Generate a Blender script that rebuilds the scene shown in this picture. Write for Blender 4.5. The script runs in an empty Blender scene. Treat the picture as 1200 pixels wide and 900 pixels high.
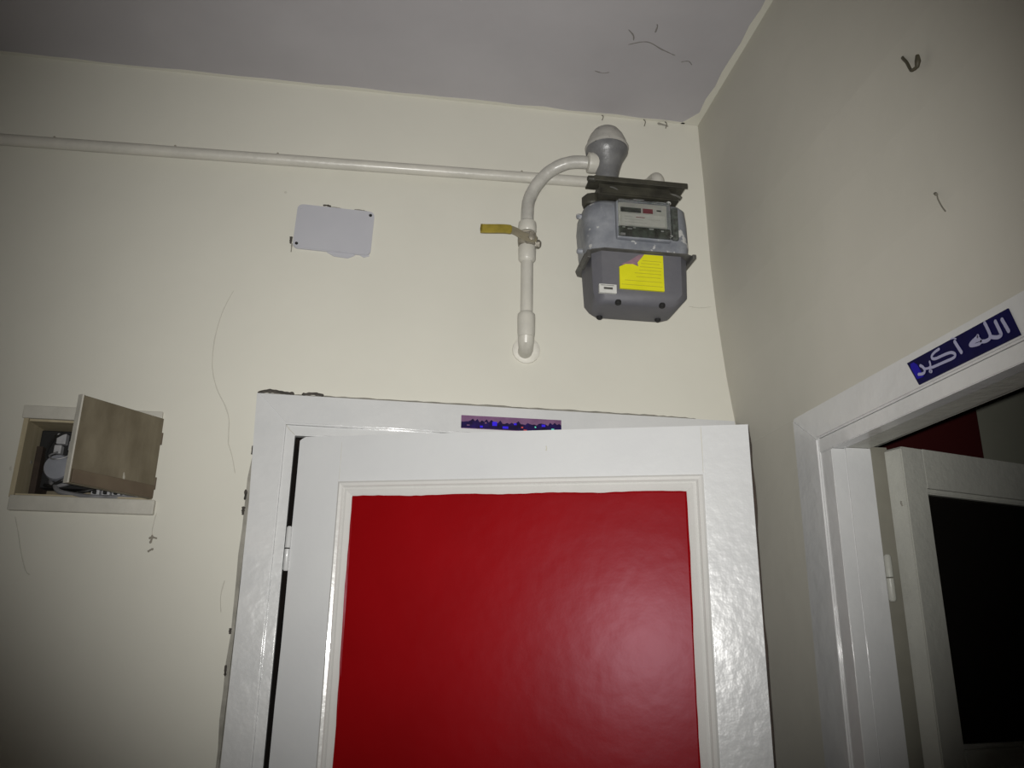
import bpy, bmesh, math, random
from mathutils import Vector, Matrix
random.seed(7)
S = bpy.context.scene
COL = S.collection
PI = math.pi

# ---------------------------------------------------------------- camera, light, exposure
def look(yaw, pitch, roll):
    f = Vector((math.sin(yaw)*math.cos(pitch), math.cos(yaw)*math.cos(pitch), math.sin(pitch)))
    r0 = Vector((math.cos(yaw), -math.sin(yaw), 0)); u0 = r0.cross(f)
    r = math.cos(roll)*r0 + math.sin(roll)*u0; u = -math.sin(roll)*r0 + math.cos(roll)*u0
    return Matrix((r, u, -f)).transposed()
cam_d = bpy.data.cameras.new('camera'); cam = bpy.data.objects.new('camera', cam_d); COL.objects.link(cam)
cam_d.sensor_width = 36.0; cam_d.lens = 970.0/1200*36.0; cam_d.clip_start = .01
cam.matrix_world = Matrix.Translation((0, -1.7, 1.6)) @ look(.1417, .3106, .0138).to_4x4()
S.camera = cam

W = bpy.data.worlds.new('world'); S.world = W; W.use_nodes = True
W.node_tree.nodes['Background'].inputs[0].default_value = (.8, .85, 1, 1)
W.node_tree.nodes['Background'].inputs[1].default_value = .002

# the phone's own flash: a small hard light right beside the lens
fl = bpy.data.lights.new('phone_flash', 'SPOT'); fo = bpy.data.objects.new('phone_flash', fl); COL.objects.link(fo)
fl.energy = 107; fl.color = (1, .985, .95); fl.shadow_soft_size = .006; fl.spot_size = math.radians(79.5); fl.spot_blend = 1.0
fo.matrix_world = Matrix.Translation((-.009, -1.705, 1.611)) @ look(.125, .355, 0).to_4x4()

S.view_settings.view_transform = 'Standard'; S.view_settings.look = 'None'
S.view_settings.exposure = 0.0; S.view_settings.gamma = 1.0; S.view_settings.use_curve_mapping = False

# ---------------------------------------------------------------- materials
def mat(name, base, rough=.6, var=None, vscale=6.0, vdet=5.0, bump=0.0, bscale=60.0, bump2=0.0, b2scale=9.0,
        metal=0.0, coat=0.0, coatr=.2, spec=.5, spots=None, spscale=40.0, spth=.72, stretch=None):
    m = bpy.data.materials.new(name); m.use_nodes = True; nt = m.node_tree; N = nt.nodes; Lk = nt.links
    b = N['Principled BSDF']; b.inputs['Roughness'].default_value = rough; b.inputs['Metallic'].default_value = metal
    b.inputs['Coat Weight'].default_value = coat; b.inputs['Coat Roughness'].default_value = coatr
    b.inputs['Specular IOR Level'].default_value = spec
    tc = N.new('ShaderNodeTexCoord'); vec = tc.outputs['Object']
    if stretch:
        mp = N.new('ShaderNodeMapping'); mp.inputs['Scale'].default_value = stretch; Lk.new(vec, mp.inputs[0]); vec = mp.outputs[0]
    def noise(sc, det, rg=.55):
        n = N.new('ShaderNodeTexNoise'); n.inputs['Scale'].default_value = sc; n.inputs['Detail'].default_value = det
        n.inputs['Roughness'].default_value = rg; Lk.new(vec, n.inputs['Vector']); return n.outputs['Fac']
    col = None
    if var:
        r = N.new('ShaderNodeValToRGB'); r.color_ramp.elements[0].position = .32; r.color_ramp.elements[1].position = .68
        r.color_ramp.elements[0].color = (*base, 1); r.color_ramp.elements[1].color = (*var, 1)
        Lk.new(noise(vscale, vdet), r.inputs[0]); col = r.outputs[0]
    if spots:
        r = N.new('ShaderNodeValToRGB'); r.color_ramp.elements[0].position = spth; r.color_ramp.elements[1].position = min(1, spth+.03)
        r.color_ramp.elements[0].color = (0, 0, 0, 1); r.color_ramp.elements[1].color = (1, 1, 1, 1)
        Lk.new(noise(spscale, 3), r.inputs[0])
        mx = N.new('ShaderNodeMix'); mx.data_type = 'RGBA'
        mx.inputs['A'].default_value = (*base, 1); mx.inputs['B'].default_value = (*spots, 1)
        if col: Lk.new(col, mx.inputs['A'])
        Lk.new(r.outputs[0], mx.inputs['Factor']); col = mx.outputs['Result']
    if col: Lk.new(col, b.inputs['Base Color'])
    else: b.inputs['Base Color'].default_value = (*base, 1)
    nrm = None
    for st, sc, dist in ((bump, bscale, .004), (bump2, b2scale, .02)):
        if st:
            bp = N.new('ShaderNodeBump'); bp.inputs['Strength'].default_value = st; bp.inputs['Distance'].default_value = dist
            Lk.new(noise(sc, 3), bp.inputs['Height'])
            if nrm: Lk.new(nrm, bp.inputs['Normal'])
            nrm = bp.outputs[0]
    if nrm: Lk.new(nrm, b.inputs['Normal'])
    return m

M = {}
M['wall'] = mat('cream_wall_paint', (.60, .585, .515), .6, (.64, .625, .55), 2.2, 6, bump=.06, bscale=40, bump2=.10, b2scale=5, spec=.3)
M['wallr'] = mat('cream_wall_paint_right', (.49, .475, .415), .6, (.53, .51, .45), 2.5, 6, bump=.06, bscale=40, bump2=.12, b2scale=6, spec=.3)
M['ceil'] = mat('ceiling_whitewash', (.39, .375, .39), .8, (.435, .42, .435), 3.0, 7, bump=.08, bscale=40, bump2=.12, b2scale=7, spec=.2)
M['white'] = mat('white_enamel', (.575, .58, .585), .3, (.61, .615, .615), 5, 4, bump=.09, bscale=45, bump2=.05, b2scale=12, coat=.35, coatr=.10)
M['white2'] = mat('brushed_white_enamel', (.555, .56, .56), .27, (.61, .61, .605), 8, 4, bump=.16, bscale=45, bump2=.10, b2scale=16, coat=.4, coatr=.08)
M['ripple'] = mat('rippled_white_enamel', (.575, .58, .585), .3, (.61, .615, .615), 5, 4, bump=.34, bscale=34, bump2=.10, b2scale=12, coat=.5, coatr=.07)
M['moulding'] = mat('ivory_enamel', (.58, .575, .55), .25, (.61, .60, .58), 10, 3, bump=.15, bscale=50, coat=.5, coatr=.1)
M['red'] = mat('red_enamel', (.20, .0015, .0025), .30, (.235, .002, .0035), 3.2, 6, bump=.07, bscale=28, bump2=.05, b2scale=7, spec=.10)
M['red'].node_tree.nodes['Principled BSDF'].inputs['Specular Tint'].default_value = (1, .82, 1, 1)
M['red'].node_tree.nodes['Principled BSDF'].inputs['Roughness'].default_value = .33
M['darkwood'] = mat('dark_wood', (.02, .014, .01), .8, (.05, .032, .022), 20, 4)
M['gap'] = mat('dirty_gap', (.22, .21, .18), .9, (.34, .325, .285), 30, 4)
M['ceil_crack'] = mat('ceiling_crack', (.20, .19, .18), .9)
M['gapdark'] = mat('black_gap', (.03, .028, .022), .9, (.08, .07, .06), 60, 4)
M['crack'] = mat('hairline_crack', (.53, .515, .45), .9)
M['crack_dark'] = mat('dark_crack', (.24, .22, .18), .9)
M['pipe'] = mat('painted_pipe', (.49, .475, .425), .42, (.56, .54, .48), 18, 6, bump=.35, bscale=60, coat=.2)
M['bend'] = mat('greyish_painted_bend', (.34, .33, .30), .42, (.50, .485, .44), 26, 6, bump=.35, bscale=60, coat=.2)
M['pipe_dk'] = mat('pipe_dk', (.22, .20, .16), .8, (.38, .35, .29), 40, 4)
M['brass'] = mat('grimy_valve_metal', (.13, .12, .10), .45, (.34, .31, .25), 60, 4, bump=.5, bscale=150, metal=.3)
M['yellow_grip'] = mat('yellow_grip', (.20, .155, .02), .45, (.30, .23, .03), 40, 3)
M['grey_lever'] = mat('grey_lever_metal', (.17, .15, .10), .5, (.24, .21, .15), 50, 3)
M['meter_lo'] = mat('meter_grey_enamel', (.100, .100, .115), .6, (.125, .123, .135), 16, 5, bump=.2, bscale=70)
M['meter_up'] = mat('overpainted_meter_grey', (.125, .135, .16), .42, (.29, .30, .32), 17, 8, bump=.5, bscale=60, spots=(.46,.46,.45), spscale=38, spth=.62)
M['rim'] = mat('meter_rim', (.055, .052, .048), .5, (.10, .098, .09), 30, 4)
M['regulator'] = mat('regulator_grey', (.11, .11, .115), .38, (.20, .20, .20), 18, 5, bump=.3, bscale=80, metal=.15, spots=(.5,.49,.46), spscale=60, spth=.70)
M['reg_cap'] = mat('regulator_cap_painted', (.33, .32, .295), .45, (.42, .405, .37), 20, 5, bump=.4, bscale=70, spots=(.2,.19,.17), spscale=50, spth=.68)
M['black'] = mat('black_grimy_plate', (.028, .026, .020), .5, (.055, .052, .038), 30, 4, bump=.3, bscale=90)
M['hole'] = mat('black_hole', (.008, .008, .008), .7)
M['label_w'] = mat('label_white', (.52, .52, .49), .5, (.60, .60, .57), 60, 3)
M['label_y'] = mat('label_yellow', (.62, .60, .005), .5, (.68, .65, .01), 30, 3)
M['label_line'] = mat('label_faint_print', (.42, .38, .02), .6)
M['label_p'] = mat('label_torn_pink', (.30, .17, .20), .6, (.20, .13, .16), 70, 4)
M['index'] = mat('index_face', (.42, .42, .40), .5, (.52, .52, .48), 70, 3)
M['index_red'] = mat('index_red', (.16, .025, .035), .5)
M['index_dark'] = mat('index_dark', (.03, .032, .028), .25, (.09, .10, .09), 90, 4, coat=.5)
M['plate'] = mat('cover_plate', (.44, .44, .475), .4, (.47, .47, .50), 10, 3)
M['box_white'] = mat('box_frame_white', (.46, .445, .39), .5, (.54, .52, .46), 16, 4, bump=.3)
M['box_wood'] = mat('box_inner_wood', (.36, .31, .20), .7, (.44, .38, .26), 8, 5, stretch=(6,6,1))
M['box_back'] = mat('box_back', (.16, .135, .09), .8, (.26, .22, .15), 22, 5)
M['door_brown'] = mat('worn_brown_door', (.10, .082, .050), .6, (.18, .155, .105), 22, 8, bump=.3, stretch=(1,1,.35), spots=(.40,.38,.32), spscale=45, spth=.68)
M['door_brown_dk'] = mat('worn_brown_door_edge', (.09, .065, .042), .6, (.13, .10, .065), 14, 6)
M['wire_grey'] = mat('grey_cable', (.12, .12, .125), .4, (.24, .24, .25), 30, 3)
M['wire_black'] = mat('black_cable', (.02, .02, .02), .4)
M['ceramic'] = mat('dusty_white_ceramic', (.36, .36, .37), .35, (.46, .46, .47), 30, 3)
M['bluegrey'] = mat('blue_grey_plastic', (.22, .23, .26), .45, (.27, .28, .31), 25, 3)
M['sign'] = mat('dark_blue_sign', (.003, .002, .036), .4, (.004, .003, .055), 20, 2, spec=.06)
M['sign_bright'] = mat('bright_blue_patch', (.012, .006, .30), .5, spec=.1)
M['letter'] = mat('pale_lettering', (.34, .34, .50), .5)
M['foil'] = mat('purple_foil', (.26, .14, .26), .3, (.20, .10, .20), 40, 3, metal=.3)
M['foil_dk'] = mat('dark_foil', (.012, .008, .022), .3, (.02, .010, .09), 60, 3, spec=.2)
M['foil_blue'] = mat('blue_foil_glint', (.04, .02, .75), .25)
M['foil_green'] = mat('green_foil_glint', (.15, .75, .6), .25)
M['foil_red'] = mat('red_foil_glint', (.55, .08, .08), .25)
M['darkred'] = mat('dark_red_paint', (.055, .004, .004), .6, (.07, .005, .005), 4, 4)
M['room2'] = mat('far_room_wall', (.36, .36, .29), .8, (.40, .40, .32), 6, 5)
M['leaf2'] = mat('glazed_door_enamel', (.42, .42, .38), .4, (.47, .47, .42), 9, 5, bump=.3, bscale=70)
M['rebate_dk'] = mat('dark_rebate_paint', (.20, .19, .155), .6, (.26, .25, .205), 9, 5)
M['rusty'] = mat('dark_iron', (.055, .048, .03), .6, (.09, .08, .05), 60, 3)
M['cobweb'] = mat('dusty_thread', (.16, .15, .12), .9)
M['floor'] = mat('terrazzo_floor', (.35, .33, .30), .4, (.42, .40, .36), 30, 5)
M['plaster'] = mat('loose_plaster', (.62, .60, .53), .6, (.68, .66, .60), 30, 4, bump=.4, bscale=80)
g = bpy.data.materials.new('dark_glass'); g.use_nodes = True
gb = g.node_tree.nodes['Principled BSDF']; gb.inputs['Base Color'].default_value = (.008, .007, .006, 1)
gb.inputs['Roughness'].default_value = .08; gb.inputs['Specular IOR Level'].default_value = .3; M['glass'] = g
cg = bpy.data.materials.new('clear_plastic_window'); cg.use_nodes = True
cb = cg.node_tree.nodes['Principled BSDF']; cb.inputs['Transmission Weight'].default_value = 1; cb.inputs['IOR'].default_value = 1.2
cb.inputs['Roughness'].default_value = .06; cb.inputs['Base Color'].default_value = (.92, .93, .9, 1); M['clear'] = cg

# ---------------------------------------------------------------- helpers
def link(name, bm, m, parent=None, smooth=False, mw=None):
    me = bpy.data.meshes.new(name); bmesh.ops.recalc_face_normals(bm, faces=bm.faces); bm.to_mesh(me); bm.free()
    me.materials.append(M[m]); o = bpy.data.objects.new(name, me); COL.objects.link(o)
    if smooth:
        for p in me.polygons: p.use_smooth = True
        try: me.set_sharp_from_angle(angle=math.radians(38))
        except Exception: pass
    if parent: o.parent = parent
    if mw is not None: o.matrix_local = mw
    return o
def empty(name, loc=(0,0,0), rz=0, label=None, cat=None, group=None, kind=None):
    o = bpy.data.objects.new(name, None); COL.objects.link(o); o.location = loc; o.rotation_euler = (0,0,rz)
    o.empty_display_size = .05; tag(o, label, cat, group, kind); return o
def tag(o, label=None, cat=None, group=None, kind=None):
    for k, v in (('label', label), ('category', cat), ('group', group), ('kind', kind)):
        if v: o[k] = v
    return o
def bx(bm, x0, x1, y0, y1, z0, z1, bev=0.0):
    vs = [bm.verts.new((x, y, z)) for z in (z0, z1) for y in (y0, y1) for x in (x0, x1)]
    fs = [bm.faces.new([vs[i] for i in q]) for q in ((0,2,3,1),(4,5,7,6),(0,1,5,4),(2,6,7,3),(0,4,6,2),(1,3,7,5))]
    if bev:
        es = list({e for f in fs for e in f.edges})
        bmesh.ops.bevel(bm, geom=es, offset=bev, segments=2, profile=.5, affect='EDGES')
def box(name, x0, x1, y0, y1, z0, z1, m, parent=None, bev=0.0, off=None):
    bm = bmesh.new(); bx(bm, x0, x1, y0, y1, z0, z1, bev)
    o = link(name, bm, m, parent)
    return o
def catmull(P, n=6):
    P = [Vector(p) for p in P]; Q = [P[0]] + P + [P[-1]]; out = []
    for i in range(1, len(Q)-2):
        a, b, c, d = Q[i-1:i+3]
        for k in range(n):
            t = k/n
            out.append(.5*((2*b) + (c-a)*t + (2*a-5*b+4*c-d)*t*t + (3*b-a-3*c+d)*t**3))
    out.append(P[-1]); return out
def tube_bm(bm, P, r, seg=12, cap=True):
    P = [Vector(p) for p in P]; R = r if isinstance(r, (list, tuple)) else [r]*len(P)
    rings = []; ref = None
    for i, p in enumerate(P):
        t = (P[min(i+1, len(P)-1)] - P[max(i-1, 0)]).normalized()
        if ref is None: ref = Vector((0,0,1)) if abs(t.z) < .9 else Vector((1,0,0))
        a = (ref - t*ref.dot(t)).normalized(); ref = a; b = t.cross(a)
        rings.append([bm.verts.new(p + R[i]*(math.cos(2*PI*k/seg)*a + math.sin(2*PI*k/seg)*b)) for k in range(seg)])
    for A, B in zip(rings, rings[1:]):
        for k in range(seg): bm.faces.new((A[k], A[(k+1)%seg], B[(k+1)%seg], B[k]))
    if cap:
        bm.faces.new(rings[0][::-1]); bm.faces.new(rings[-1])
def tube(name, P, r, m, parent=None, seg=14, smoothpath=0, wob=0.0):
    if smoothpath: P = catmull(P, smoothpath)
    if wob: r = [r*(1+random.uniform(-wob, wob)) for _ in P]
    bm = bmesh.new(); tube_bm(bm, P, r, seg); return link(name, bm, m, parent, True)
def lathe(name, prof, c, m, parent=None, axis='z', seg=28, closed=False):
    bm = bmesh.new(); rings = []
    for (r, h) in prof:
        ring = []
        for k in range(seg):
            a = 2*PI*k/seg; x, y = r*math.cos(a), r*math.sin(a)
            v = {'z': (x, y, h), 'y': (x, h, y), 'x': (h, x, y)}[axis]
            ring.append(bm.verts.new(Vector(c)+Vector(v)))
        rings.append(ring)
    for A, B in zip(rings, rings[1:]):
        for k in range(seg): bm.faces.new((A[k], A[(k+1)%seg], B[(k+1)%seg], B[k]))
    bm.faces.new(rings[0][::-1]); bm.faces.new(rings[-1])
    return link(name, bm, m, parent, True)
def poly_prism(name, pts, y0, y1, m, parent=None, bev=0.0):        # outline in x,z ; depth in y
    bm = bmesh.new(); A = [bm.verts.new((x, y0, z)) for x, z in pts]; B = [bm.verts.new((x, y1, z)) for x, z in pts]
    n = len(pts); bm.faces.new(A); bm.faces.new(B[::-1])
    for k in range(n): bm.faces.new((A[k], B[k], B[(k+1)%n], A[(k+1)%n]))
    if bev: bmesh.ops.bevel(bm, geom=[e for e in bm.edges if abs(e.verts[0].co.y-e.verts[1].co.y) < 1e-6], offset=bev, segments=2, affect='EDGES')
    return link(name, bm, m, parent)
def rrect(x0, x1, y0, y1, r, n=5):                                  # r: four corner radii (x0y0, x1y0, x1y1, x0y1)
    out = []
    for (cx, cy, a0, rr) in ((x0+r[0], y0+r[0], PI, r[0]), (x1-r[1], y0+r[1], 1.5*PI, r[1]), (x1-r[2], y1-r[2], 0, r[2]), (x0+r[3], y1-r[3], .5*PI, r[3])):
        for k in range(n+1):
            a = a0 + .5*PI*k/n; out.append((cx+rr*math.cos(a), cy+rr*math.sin(a)))
    return out
def loft(name, secs, m, parent=None):                               # secs: list of (z, outline)
    bm = bmesh.new(); rings = [[bm.verts.new((x, y, z)) for x, y in o] for z, o in secs]
    for A, B in zip(rings, rings[1:]):
        n = len(A)
        for k in range(n): bm.faces.new((A[k], A[(k+1)%n], B[(k+1)%n], B[k]))
    bm.faces.new(rings[0][::-1]); bm.faces.new(rings[-1])
    return link(name, bm, m, parent, True)
def shell(name, fn, us, vs, holes, thick, m, parent=None):
    """wall of cells over breakpoints us x vs, skipping holes; fn(u, v, d) gives the point at depth d"""
    bm = bmesh.new(); F = {}; B = {}
    def g(D, i, j, d):
        if (i, j) not in D: D[(i, j)] = bm.verts.new(fn(us[i], vs[j], d))
        return D[(i, j)]
    def solid(i, j):
        if not (0 <= i < len(us)-1 and 0 <= j < len(vs)-1): return False
        u, v = (us[i]+us[i+1])/2, (vs[j]+vs[j+1])/2
        return not any(a < u < b and c < v < d for a, b, c, d in holes)
    for i in range(len(us)-1):
        for j in range(len(vs)-1):
            if not solid(i, j): continue
            c = ((i,j),(i+1,j),(i+1,j+1),(i,j+1))
            bm.faces.new([g(F, *p, 0) for p in c]); bm.faces.new([g(B, *p, thick) for p in c][::-1])
            for k, nb in enumerate(((i,j-1),(i+1,j),(i,j+1),(i-1,j))):
                if not solid(*nb):
                    a, b = c[k], c[(k+1)%4]
                    bm.faces.new((g(F,*a,0), g(F,*b,0), g(B,*b,thick), g(B,*a,thick)))
    return link(name, bm, m, parent)
def span(a, b, step, extra=()):
    n = max(1, round((b-a)/step)); return sorted(set([round(a+(b-a)*k/n, 5) for k in range(n+1)] + [round(e, 5) for e in extra]))
def ribbon(name, P, w, m, parent, nrm, lift=.0006, jit=.35, n=5):   # thin irregular raised line on a surface
    P = catmull(P, n); nv = Vector(nrm); bm = bmesh.new(); rows = []
    for i, p in enumerate(P):
        t = (P[min(i+1, len(P)-1)] - P[max(i-1, 0)]).normalized(); s = nv.cross(t).normalized()
        ww = w*(1+random.uniform(-jit, jit))*.5*(.35 if i in (0, len(P)-1) else 1)
        rows.append([bm.verts.new(p - s*ww), bm.verts.new(p + nv*lift), bm.verts.new(p + s*ww)])
    for A, B in zip(rows, rows[1:]):
        bm.faces.new((A[0], B[0], B[1], A[1])); bm.faces.new((A[1], B[1], B[2], A[2])); bm.faces.new((A[2], B[2], B[0], A[0]))
    return link(name, bm, m, parent)

# ---------------------------------------------------------------- the room
CZ = 2.862
def XR(z):                                                          # the right wall is out of plumb: it leans in above the doors
    T = ((0, .757), (2.03, .757), (2.10, .747), (2.20, .735), (2.35, .722), (2.48, .715), (2.70, .711), (2.86, .705), (3.0, .702))
    for (a, p), (b, q) in zip(T, T[1:]):
        if z <= b: return p + (q-p)*(z-a)/(b-a)
    return T[-1][1]
BX0, BX1, BZ0, BZ1 = -.727, -.468, 1.866, 2.026                     # electrical recess
wb = shell('wall_back', lambda u, v, d: (u, d, v), span(-1.3, .9, .4, (-.235, .70, BX0, BX1)), span(0, 2.95, .5, (2.055, BZ0, BZ1)),
           [(-.235, .70, -1, 2.055), (BX0, BX1, BZ0, BZ1)], .16, 'wall')
tag(wb, 'cream painted back wall behind the gas meter and the red door', 'wall', kind='structure')
DY0, DY1, DZ1 = -1.26, -.372, 1.958
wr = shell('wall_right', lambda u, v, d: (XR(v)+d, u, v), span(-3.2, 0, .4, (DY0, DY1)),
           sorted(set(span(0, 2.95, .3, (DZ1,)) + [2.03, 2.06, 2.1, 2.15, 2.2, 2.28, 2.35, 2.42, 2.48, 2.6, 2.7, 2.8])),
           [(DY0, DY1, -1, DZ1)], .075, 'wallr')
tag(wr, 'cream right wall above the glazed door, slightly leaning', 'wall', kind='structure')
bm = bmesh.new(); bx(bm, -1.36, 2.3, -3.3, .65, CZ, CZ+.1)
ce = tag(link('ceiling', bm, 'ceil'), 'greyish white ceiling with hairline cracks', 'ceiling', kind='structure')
fl_ = tag(box('floor', -1.36, 2.3, -3.3, .65, -.1, 0, 'floor'), 'speckled floor of the hall', 'floor', kind='structure')
tag(box('wall_left', -1.38, -1.3, -3.2, .16, 0, CZ, 'wall'), 'cream left side wall of the hall', 'wall', kind='structure')
tag(box('wall_front', -1.38, .76, -3.3, -3.2, 0, CZ, 'wall'), 'cream wall behind the photographer', 'wall', kind='structure')
tag(box('wall_far_right', .90, 2.3, .5, .6, 0, CZ, 'room2'), 'dim grey green wall of the room beyond the glazed door', 'wall', kind='structure')
tag(box('wall_side_right', 2.2, 2.3, -3.2, .5, 0, CZ, 'room2'), 'dim side wall of the room beyond the glazed door', 'wall', kind='structure')

# paint overlap at the ceiling edges
def strip_on_ceiling(name, pts_in, pts_out):
    bm = bmesh.new(); A = [bm.verts.new((*p, CZ-.0008)) for p in pts_in]; B = [bm.verts.new((*p, CZ-.0008)) for p in pts_out]
    C_ = [bm.verts.new((*p, CZ+.002)) for p in pts_in]; D_ = [bm.verts.new((*p, CZ+.002)) for p in pts_out]
    for k in range(len(A)-1):
        bm.faces.new((A[k], A[k+1], B[k+1], B[k])); bm.faces.new((B[k], B[k+1], D_[k+1], D_[k])); bm.faces.new((A[k], C_[k], C_[k+1], A[k+1]))
    return link(name, bm, 'wall', ce)
ys = [-.001 - .05*k for k in range(24)]
strip_on_ceiling('paint_edge', [(.715, y) for y in ys], [(.712-.020-random.uniform(0, .008)-(.03 if k == 0 else 0), y) for k, y in enumerate(ys)])
xs = [-1.25 + .06*k for k in range(33)]
strip_on_ceiling('paint_edge', [(x, .001) for x in xs], [(x, -.006-random.uniform(0, .007)) for x in xs])
for P, w, m in (([(.452,-.255,CZ),(.49,-.27,CZ),(.53,-.252,CZ),(.565,-.238,CZ)], .003, 'ceil_crack'), ([(.585,-.22,CZ),(.60,-.225,CZ),(.612,-.214,CZ)], .003, 'ceil_crack'),
                ([(.495,-.325,CZ),(.498,-.318,CZ),(.499,-.30,CZ)], .003, 'ceil_crack'), ([(.40,-.16,CZ),(.42,-.155,CZ),(.435,-.16,CZ)], .003, 'ceil_crack'),
                ([(.44,-.30,CZ),(.455,-.285,CZ),(.46,-.27,CZ)], .003, 'ceil_crack')):
    ribbon('crack', P, w, m, ce, (0,0,-1))
for x, s in ((.457, .8), (.564, 1.0), (.619, 1.0)):                  # little cobwebs in the ceiling joint
    o = tube('cobweb', [(x, -.004, CZ-.002), (x+.002, -.010, CZ-.012*s), (x-.001, -.008, CZ-.024*s)], .0012, 'cobweb', ce, 5, 3)
ribbon('cobweb', [(.60,-.0005,2.856),(.618,-.0005,2.853),(.628,-.0005,2.850)], .006, 'gap', wb, (0,-1,0))
# cracks and marks on the back wall
for P, w, m in (([(-.363,0,2.325),(-.374,0,2.295),(-.383,0,2.26),(-.389,0,2.207),(-.386,0,2.15),(-.372,0,2.105),(-.352,0,2.07),(-.341,0,2.043),(-.338,0,2.015),(-.336,0,1.99)], .0022, 'crack'),
                ([(-.336,0,1.99),(-.326,0,1.965),(-.316,0,1.93)], .002, 'crack'),
                ([(-.312,0,1.72),(-.316,0,1.69),(-.312,0,1.66)], .002, 'crack'),
                ([(-.710,0,1.83),(-.699,0,1.80),(-.685,0,1.757),(-.672,0,1.728),(-.664,0,1.722)], .0022, 'crack'),
                ([(-.455,0,1.845),(-.458,0,1.815),(-.457,0,1.80)], .0016, 'crack'),
                ([(-.462,0,1.795),(-.457,0,1.798),(-.447,0,1.796)], .004, 'crack_dark'),
                ([(-.457,0,1.803),(-.457,0,1.794),(-.459,0,1.786)], .004, 'crack_dark'),
                ([(-.461,0,1.770),(-.456,0,1.774),(-.451,0,1.776)], .0045, 'crack_dark'),
                ([(-.28,0,2.575),(-.278,0,2.573),(-.277,0,2.571)], .006, 'crack'),
                ([(-.735,0,1.925),(-.735,0,1.92),(-.733,0,1.918)], .004, 'crack'),
                ([(.655,0,2.365),(.68,0,2.363),(.71,0,2.368)], .002, 'crack')):
    ribbon('crack', P, w, m, wb, (0,-1,0))

# ---------------------------------------------------------------- back door frame
fr = empty('trim_1', (0,0,0), label='white painted frame around the red panelled door', cat='door frame', kind='structure')
CL, CI, OI, CT, HI = -.289, -.225, -.206, 2.096, 2.033
def mitred(name, pts, y0, y1, m, bev=.003): return poly_prism(name, pts, y0, y1, m, fr, bev)
mitred('casing', [(-.279, 0), (CI, 0), (CI, HI), (CL, CT), (-.284, 1.96), (-.2805, 1.87), (-.2795, 1.7)], -.016, .001, 'white2')
mitred('casing', [(CL, CT), (CI, HI), (.69, HI-.004), (.742, CT-.006)], -.016, .001, 'white2')
mitred('casing', [(.69, 0), (.742, 0), (.742, CT-.006), (.69, HI-.004)], -.016, .001, 'white2')
mitred('stop_bead', [(CI-.001, 0), (OI, 0), (OI, 2.012), (CI-.001, HI+.001)], -.007, .012, 'white2', .002)
mitred('stop_bead', [(CI-.001, HI+.001), (OI, 2.012), (.672, 2.012), (.692, HI+.001)], -.007, .012, 'white2', .002)
mitred('stop_bead', [(.672, 0), (.692, 0), (.692, HI+.001), (.672, 2.012)], -.007, .012, 'white2', .002)
box('jamb', -.234, -.214, .012, .15, 0, 2.05, 'darkwood', fr); box('jamb', .685, .70, .012, .15, 0, 2.05, 'darkwood', fr)
box('jamb', -.214, .685, .012, .15, 2.02, 2.05, 'darkwood', fr)
rj = random.Random(11)
zz = [.02+.05*k for k in range(42)]
poly_prism('wall_filler', [(-.281, z) for z in zz] + [(-.290+rj.uniform(-.0025, .002)+max(0, z-1.93)*.012/.16, z) for z in zz[::-1]], -.0045, .001, 'gap', fr)
ribbon('wall_joint', [(CL,-.0005,2.098),(-.1,-.0005,2.098),(.1,-.0005,2.098),(.35,-.0005,2.0965),(.55,-.0005,2.095),(.66,-.0005,2.0925)], .006, 'gap', fr, (0,-1,0), lift=.003, n=14)
for P, w in (([(-.289,-.006,2.099),(-.265,-.006,2.104),(-.235,-.006,2.1015),(-.215,-.006,2.100)], .008), ([(-.20,-.006,2.100),(-.175,-.006,2.103),(-.155,-.006,2.1)], .006),
             ([(-.286,-.006,1.987),(-.287,-.006,1.98),(-.287,-.006,1.968)], .0035), ([(-.291,-.006,1.897),(-.290,-.006,1.886),(-.291,-.006,1.876)], .005),
             ([(-.291,-.006,1.863),(-.2915,-.006,1.855),(-.291,-.006,1.846)], .0055), ([(-.290,-.006,1.632),(-.2905,-.006,1.627),(-.290,-.006,1.621)], .006), ([(-.291,-.006,1.566),(-.291,-.006,1.556),(-.2905,-.006,1.546)], .004)):
    ribbon('dark_gap', P, w, 'gapdark', fr, (0,-1,0), lift=.002)
ribbon('mitre_line', [(CI,-.0075,HI),(CI+.008,-.0075,HI-.01),(OI,-.0075,2.013)], .0014, 'crack', fr, (0,-1,0))

# sticker on the frame head (holographic foil, lettering not readable)
st = empty('foil_sticker', (.133, -.0165, 2.042), label='purple and black holographic strip sticker on the white frame above the red door', cat='sticker')
def stk(name, x0, x1, z0, z1, m, y=-.0006, par=None): return box(name, x0, x1, y-.0006, y+.0002, z0, z1, m, par or st)
stk('backing', 0, .215, 0, .0285, 'foil', 0)
rx = random.Random(5); pts = [(0.0, .001), (.215, .001)]; n = 44
for k in range(n, -1, -1): pts.append((.215*k/n, .0145+rx.uniform(-.002, .0075)*(1 if k % 2 else .45)))
poly_prism('dark_print', pts, -.0016, -.0002, 'foil_dk', st)
for x, z, w, h, m in ((.066,.008,.010,.009,'foil_blue'),(.088,.003,.012,.005,'foil_blue'),(.112,.012,.006,.004,'foil_blue'),(.04,.003,.006,.004,'foil_blue'),(.172,.011,.008,.005,'foil_blue'),
                      (.193,.002,.006,.006,'foil_green'),(.157,.008,.003,.003,'foil_green'),(.128,.006,.004,.003,'foil_red'),(.133,.001,.007,.002,'foil_red'),(.05,.012,.004,.003,'foil'),(.147,.016,.004,.003,'foil'),(.012,.006,.006,.002,'foil')):
    stk('glint', x, x+w, z, z+h, m, -.0018)  # the foil's glints, painted as flat coloured patches

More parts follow.
